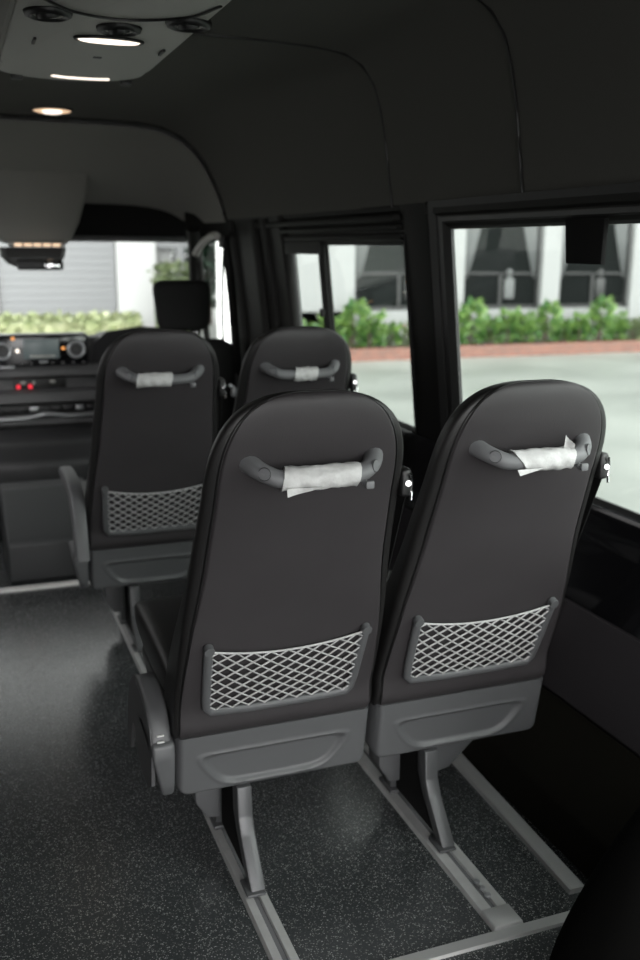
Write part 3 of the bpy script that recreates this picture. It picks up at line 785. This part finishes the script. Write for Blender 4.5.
tag(m.build('edging_strip', M['alu_edge'], None, 20), 'aluminium edging strip along the floor beside the black side duct', 'edging strip', 'edging strips on the floor')
m = MB(); m.prism([(-.078, 0), (-.076, .006), (-.052, .006), (-.050, 0)], 'x', -1.05, .60)
tag(m.build('edging_strip', M['alu_edge'], None, 20), 'flat aluminium strip across the floor at the bottom edge, behind the rail end cap', 'edging strip', 'edging strips on the floor')
m = MB(); m.prism([(2.205, 0), (2.208, .008), (2.238, .008), (2.242, 0)], 'x', -1.05, .58)
tag(m.build('edging_strip', M['pale_edge'], None, 20), 'pale edging strip across the far end of the aisle floor before the cab', 'edging strip', 'edging strips on the floor')

# dark bag in the lower right corner
m = MB(); rings = []
for k in range(25):
    t_ = k / 24; z = .002 + .53 * t_; q = min(1, max(0, (z - .12) / .412))
    e = (.9 + .1 * min(1, z / .06)) * max(.04, (1 - q ** 1.35) ** .92)
    rings.append([(.435 + .172 * e * math.copysign(abs(math.cos(a)) ** .8, math.cos(a)) + .03 * q, -.36 + .13 * e * math.copysign(abs(math.sin(a)) ** .8, math.sin(a)), z) for a in [2*PI*j/32 for j in range(32)]])
m.loft(rings)
bag = tag(m.build('bag', M['bagcloth'], None, 60), 'black rounded soft bag standing in the shadow of the lower right corner', 'bag')

# black panel hanging at the top of the big side window
m = MB(); m.prism([(.392, 1.338), (.256, 1.338), (.258, 1.246), (.380, 1.246)], 'x', .686, .698, .002)
tag(m.build('window_panel', M['matt']), 'black rectangular panel hanging at the top of the large side window', 'panel')

# ------------------------------------------------------------------ ceiling air conditioner
AX = -.222
t = thing('air_conditioner', 'grey ceiling air conditioner with round vents and two lit lamps', 'air conditioner', (AX, .6, 1.82))
def ac_ring(w, yf, z, rc=.16, y0=-.9):
    pts = [(-w, y0, z), (w, y0, z)]
    for k in range(13):
        a = k / 12 * PI / 2; pts.append((w - rc*1.05 + rc*1.05*math.cos(a), yf - rc + rc * math.sin(a) - .6, z))
    for k in range(13):
        a = PI/2 + k / 12 * PI / 2; pts.append((-w + rc*1.05 + rc*1.05*math.cos(a), yf - rc + rc * math.sin(a) - .6, z))
    return [(p[0], p[1], p[2] - 1.82) for p in pts]
m = MB(); m.loft([ac_ring(.205, 1.60, 1.818), ac_ring(.203, 1.585, 1.77), ac_ring(.197, 1.54, 1.735), ac_ring(.188, 1.475, 1.716)]); hs = m.build('housing', M['ac'], t, 50)
m = MB(); m.loft([ac_ring(.178, 1.31, 1.722), ac_ring(.180, 1.315, 1.706), ac_ring(.174, 1.305, 1.701)]); cv = m.build('cover', M['ac'], t, 50)
m = MB(); m.tube([Vector(p) + Vector((0, 0, -.0005)) for p in ac_ring(.184, 1.325, 1.7155)[2:]], .005, 6); m.build('cover_seam', M['black'], hs, 60)
def A(x, y, z): return (x - AX, y - .6, z - 1.82)
m = MB(); m.tube(catmull([A(-.40, .40, 1.699), A(-.353, .508, 1.699), A(-.287, .583, 1.699), A(-.19, .603, 1.699), A(-.09, .535, 1.699), A(-.055, .43, 1.70)], 8), .003, 6); m.build('panel_seam', M['black'], cv, 60)
for cx, cy in ((-.344, .603), (-.198, .686), (-.078, .590)):
    m = MB(); m.ring(A(cx, cy, 1.700), (0, 0, 1), .036, .010); v = m.build('air_vent', M['black'], t, 60)
    MB().ring(A(cx, cy, 1.697), (0, 0, 1), .026, .003).build('vent_ring', M['ac'], v, 60)
    MB().disc(A(cx, cy, 1.697), (.2, .3, -1), .022, .012).build('vent_flap', M['black'], v)
m = MB(); m.disc(A(-.200, .803, 1.700), (0, 0, -1), .026, .012, 32, .066); v = m.build('lamp_lens', M['lamp'], t)
m = MB()
pp = [Vector(A(-.200 + .071*math.cos(2*PI*k/32), .803 + .029*math.sin(2*PI*k/32), 1.6985)) for k in range(32)]
m.tube(pp, .004, 6, True); m.build('lamp_rim', M['black'], v, 60)
m = MB()
m.tube(catmull([A(-.258, 1.405, 1.719), A(-.22, 1.418, 1.719), A(-.15, 1.418, 1.719), A(-.108, 1.405, 1.719)], 5), .009, 8, False, (1, .8)); m.build('front_lamp', M['lamp'], t, 60)
for cx, cy in ((-.348, .874), (-.069, .893)):
    MB().box(A(cx - .003, cy - .028, 1.696), A(cx + .003, cy + .028, 1.703)).build('slot', M['black'], cv)
MB().box(A(-.204, 1.012, 1.699), A(-.184, 1.028, 1.703), .002).build('latch', M['dash'], cv)
for cx, cy in ((-.345, 1.395), (-.055, 1.385)):
    MB().box(A(cx - .015, cy + .05, 1.708), A(cx + .015, cy + .078, 1.724), .004).build('clip', M['black'], t)

# single dome lamp in the headliner farther forward
t = thing('ceiling_lamp', 'small lit oval lamp set in the headliner ahead of the air conditioner', 'lamp', (-.125, 2.74, 1.797))
MB().disc((0, 0, 0), (0, 0, -1), .085, .012, 32, .072).build('lens', M['lamp_w'], t)
MB().disc((0, 0, -.006), (0, 0, -1), .05, .012, 32, .038).build('bulb', M['lamp'], t)
m = MB(); m.tube([(.078*math.cos(2*PI*k/32), .091*math.sin(2*PI*k/32), -.001) for k in range(32)], .006, 6, True); m.build('rim', M['dash'], t, 60)

# ================================================================== OUTSIDE
GZ = -.65
gr = struct(MB().box((-60, -60, GZ - .1), (90, 90, GZ)).build('ground', M['ground'], None, 0))

# building beyond the planter (facade runs across the view)
FY = 14.95
t = thing('building', 'white building with dark curtained windows beyond the planter', 'building', (8, FY, GZ))
B = (-8, -FY, -GZ)
def bp(m, name, material, parent=t, sm=0):
    o = m.build(name, material, parent, sm)
    if parent == t: o.location = B
    return o
m = MB(); m.box((4.4, FY + .15, GZ), (24, FY + .6, 16)); m.box((4.4, FY, GZ), (24, FY + .2, .165)); m.box((4.4, FY, 3.0), (24, FY + .2, 16)); m.box((4.4, FY, GZ), (6.30, FY + .2, 16))
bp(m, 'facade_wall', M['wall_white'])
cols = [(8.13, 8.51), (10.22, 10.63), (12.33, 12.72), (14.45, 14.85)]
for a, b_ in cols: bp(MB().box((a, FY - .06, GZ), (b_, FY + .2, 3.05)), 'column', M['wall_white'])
wins = [(6.30, 8.13), (8.51, 10.22), (10.63, 12.33), (12.72, 14.45)]
for a, b_ in wins:
    wnd = bp(MB().box((a, FY + .10, .16), (b_, FY + .14, 3.0)), 'window', M['win_dark'])
    m = MB(); m.box((a, FY + .06, .16), (b_, FY + .11, .24)); m.box((a, FY + .06, .82), (b_, FY + .10, .86)); m.box((a, FY+.06, .16), (a + .06, FY+.11, 3.0)); m.box((b_ - .06, FY+.06, .16), (b_, FY+.11, 3.0)); m.box(((a+b_)/2 - .03, FY+.06, .16), ((a+b_)/2 + .03, FY+.1, .86))
    bp(m, 'window_frame', M['win_frame'], wnd)
    for sgn in (1, -1):      # curtains drawn aside
        x0 = a + .07 if sgn > 0 else b_ - .07
        def cf(u, v, x0=x0, sgn=sgn):
            z = lerp(.75, 3.0, v); wdt = lerp(.06, .62, v ** .9)
            return (x0 + sgn * u * wdt, FY + .085 + .012 * math.sin(u * 30), z)
        m = MB(); m.grid(cf, 24, 8); bp(m, 'curtain', M['curtain'], wnd, 60)
    m = MB()
    xm = lerp(a, b_, .62); m.box((xm - .10, FY + .075, .36), (xm + .12, FY + .1, .74), .02); m.box((xm - .05, FY + .075, .74), (xm + .06, FY + .1, .92), .02)
    bp(m, 'ornament', M['curtain'] if a > 8 and a < 9 else M['win_frame'], wnd, 30)

# brick planter
t = thing('brick_planter', 'low red brick planter along the foot of the white building', 'planter', (9, 14.2, GZ))
m = MB(); m.box((-3.6, -.1, 0), (9, .02, .215)); m.box((-3.6, -.1, 0), (-3.5, .62, .215)); m.build('brick_wall', M['brick'], t, 0)
MB().box((-3.5, .02, 0), (9, .62, .18)).build('soil', M['soil'], t, 0)

def shrub_mesh(seed, h, w, n, big, mtl):
    rnd = random.Random(seed); m = MB(); b = m.bm
    for k in range(n):
        a = rnd.uniform(0, 2*PI); rr = w * math.sqrt(rnd.random()); z = h * rnd.random() ** .8
        rr *= (1 - .35 * (z / h))
        c = Vector((rr * math.cos(a), .32 * rr * math.sin(a) / max(w, .01) * w, z))
        l = big * rnd.uniform(.6, 1.25); wd = l * rnd.uniform(.28, .42)
        d = Vector((math.cos(a) * rnd.uniform(.2, 1), math.sin(a) * rnd.uniform(.2, 1), rnd.uniform(.1, 1.2))).normalized()
        sd = d.cross(Vector((rnd.uniform(-1, 1), rnd.uniform(-1, 1), rnd.uniform(-.2, 1)))).normalized()
        nn = sd.cross(d)
        p = [c, c + d*l*.45 + sd*wd + nn*l*.06, c + d*l - nn * l * .1, c + d*l*.45 - sd*wd + nn*l*.06]
        v = [b.verts.new(q) for q in p]; b.faces.new((v[0], v[1], v[2])); b.faces.new((v[0], v[2], v[3]))
    return m
kinds = []
proto = []
for i, (h, w_, n, big, mm) in enumerate([(.56, .27, 130, .17, 'leaf'), (.44, .28, 120, .15, 'leaf'), (.74, .20, 100, .19, 'leaf'), (.40, .27, 120, .13, 'leaf2')]):
    o = thing('shrub', 'x', 'shrub', (0, 0, 0), 'shrubs in the brick planter')
    f = shrub_mesh(i + 3, h, w_, n, big, M[mm]).build('foliage', M[mm], o, 0)
    m = MB(); rnd = random.Random(i)
    for k in range(5): m.tube([(rnd.uniform(-.12, .12), rnd.uniform(-.06, .06), 0), (rnd.uniform(-.2, .2), rnd.uniform(-.08, .08), h * .7)], .012, 5)
    m.build('stem', M['soil'], o)
    proto.append(o)
seq = [1, 0, 2, 0, 1, 3, 1, 0, 2, 1, 0, 0, 2, 1, 0, 2, 0, 3, 3, 1, 0]
used = set(); rnd = random.Random(3)
SL = {0: 'broad bright green shrub of middling height in the red brick planter', 1: 'low bushy bright green shrub in the red brick planter', 2: 'tallest, narrow bright green shrub in the red brick planter', 3: 'low dull olive shrub in the red brick planter'}
for i, k in enumerate(seq):
    o = proto[k] if k not in used else copy_tree(proto[k]); used.add(k)
    o.location = (5.25 + i * .405 + rnd.uniform(-.05, .05), 14.5 + rnd.uniform(-.08, .05), GZ + .175); o.rotation_euler.z = rnd.choice((0, PI)) + rnd.uniform(-.3, .3)
    s_ = rnd.uniform(.88, 1.08); o.scale = (s_, s_, s_); o['label'] = SL[k]

# building ahead, seen through the windscreen
t = thing('workshop_building', 'pale building ahead of the windscreen with a wide grey shutter', 'building', (0, 20, GZ)); B = (0, -20, -GZ)
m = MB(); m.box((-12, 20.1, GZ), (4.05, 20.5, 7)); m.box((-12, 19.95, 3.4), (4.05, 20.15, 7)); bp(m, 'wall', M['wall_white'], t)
m = MB()
m.box((.40, 20.02, GZ), (2.80, 20.1, 3.4))
for k in range(26): m.box((.40, 19.995, GZ + k * .155), (2.80, 20.03, GZ + k * .155 + .148), .006)
bp(m, 'shutter', M['shutter'], t)
for a, b_ in ((2.83, 3.68), (-.30, .36)): bp(MB().box((a, 19.9, GZ), (b_, 20.2, 7)), 'column', M['pilaster'], t)
bp(MB().box((3.68, 19.98, 1.25), (4.45, 20.1, 1.6)), 'sign_band', M['shutter'], t)
bp(MB().box((4.15, 19.96, GZ), (4.32, 20.12, 7)), 'pipe', M['shutter'], t)
def hedge(name, label, x0, x1, y, h, d, mtl, seed, n):
    rnd = random.Random(seed); m = MB(); b = m.bm
    for k in range(n):
        c = Vector((rnd.uniform(x0, x1), y + rnd.uniform(-d, d), GZ + h * rnd.random() ** .6)); l = rnd.uniform(.10, .2)
        dd = Vector((rnd.uniform(-1, 1), rnd.uniform(-1, .4), rnd.uniform(0, 1))).normalized(); sd = dd.cross(Vector((rnd.uniform(-1, 1), rnd.uniform(-1, 1), 1))).normalized()
        v = [b.verts.new(q) for q in (c, c + dd*l*.5 + sd*l*.3, c + dd*l, c + dd*l*.5 - sd*l*.3)]; b.faces.new((v[0], v[1], v[2])); b.faces.new((v[0], v[2], v[3]))
    m.box((x0, y - d*.7, GZ), (x1, y + d*.7, GZ + h*.85))
    o = m.build(name, mtl, None, 0); return tag(o, label, 'hedge')
hedge('hedge', 'pale yellow green clipped hedge in front of the grey shutter, seen through the windscreen', -4, 3.1, 19.0, .52, .35, M['hedge'], 5, 2600)
hedge('hedge', 'taller green hedge right of the white column, seen through the windscreen', 3.4, 4.2, 18.6, 1.55, .3, M['leaf2'], 8, 600)
# dark tree between the two buildings
t = thing('tree', 'dark green tree between the workshop and the bright wall, beyond the windscreen pillar', 'tree', (5.55, 22.8, GZ))
rnd = random.Random(21); m = MB(); b = m.bm
for k in range(3000):
    d_ = Vector((rnd.gauss(0, 1), rnd.gauss(0, 1), rnd.gauss(0, 1))).normalized() * rnd.random() ** .4
    c = Vector((d_.x * .95, d_.y * .8, 2.4 + d_.z * 2.1)); l = rnd.uniform(.14, .26)
    dd = Vector((rnd.uniform(-1, 1), rnd.uniform(-1, 1), rnd.uniform(-1, .6))).normalized(); sd = dd.cross(Vector((rnd.uniform(-1, 1), rnd.uniform(-1, 1), 1))).normalized()
    v = [b.verts.new(q) for q in (c, c + dd*l*.5 + sd*l*.3, c + dd*l, c + dd*l*.5 - sd*l*.3)]; b.faces.new((v[0], v[1], v[2])); b.faces.new((v[0], v[2], v[3]))
m.build('crown', M['leaf_dark'], t, 0)
MB().tube([(0, 0, 0), (.03, 0, 1.2), (0, .02, 2.6)], [.11, .09, .05], 10).build('trunk', M['soil'], t)
# white wall close beside the cab door
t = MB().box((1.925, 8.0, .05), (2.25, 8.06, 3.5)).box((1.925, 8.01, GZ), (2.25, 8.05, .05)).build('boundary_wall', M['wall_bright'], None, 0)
tag(t, 'bright white wall seen through the cab door window', 'wall')

# ------------------------------------------------------------------ light: overcast sky
wd = bpy.data.worlds.new('overcast_sky'); SC.world = wd; wd.use_nodes = True
nt = wd.node_tree; bg = nt.nodes['Background']
tc = nt.nodes.new('ShaderNodeTexCoord'); sp = nt.nodes.new('ShaderNodeSeparateXYZ'); nt.links.new(tc.outputs['Generated'], sp.inputs[0])
r = nt.nodes.new('ShaderNodeMapRange'); r.inputs['From Min'].default_value = 0; r.inputs['From Max'].default_value = 1; r.inputs['To Min'].default_value = .45; r.inputs['To Max'].default_value = 1.0
nt.links.new(sp.outputs['Z'], r.inputs['Value'])
r2 = nt.nodes.new('ShaderNodeMapRange'); r2.interpolation_type = 'SMOOTHSTEP'      # the clouds are brightest behind the van
r2.inputs['From Min'].default_value = .15; r2.inputs['From Max'].default_value = -.95; r2.inputs['To Min'].default_value = .55; r2.inputs['To Max'].default_value = 3.0
nt.links.new(sp.outputs['Y'], r2.inputs['Value'])
mu = nt.nodes.new('ShaderNodeMath'); mu.operation = 'MULTIPLY'; nt.links.new(r.outputs['Result'], mu.inputs[0]); nt.links.new(r2.outputs['Result'], mu.inputs[1])
v = nt.nodes.new('ShaderNodeVectorMath'); v.operation = 'SCALE'; v.inputs[0].default_value = (1.0, .99, .985); nt.links.new(mu.outputs[0], v.inputs['Scale'])
nt.links.new(v.outputs['Vector'], bg.inputs['Color']); bg.inputs['Strength'].default_value = 3.0

SC.view_settings.view_transform = 'Standard'; SC.view_settings.look = 'None'
SC.view_settings.exposure = 0.75; SC.view_settings.gamma = 1.0; SC.view_settings.use_curve_mapping = False
SC.cycles.use_denoising = True
SC.cycles.max_bounces = 10; SC.cycles.transparent_max_bounces = 12; SC.cycles.diffuse_bounces = 5
SC.cycles.sample_clamp_indirect = 6.0
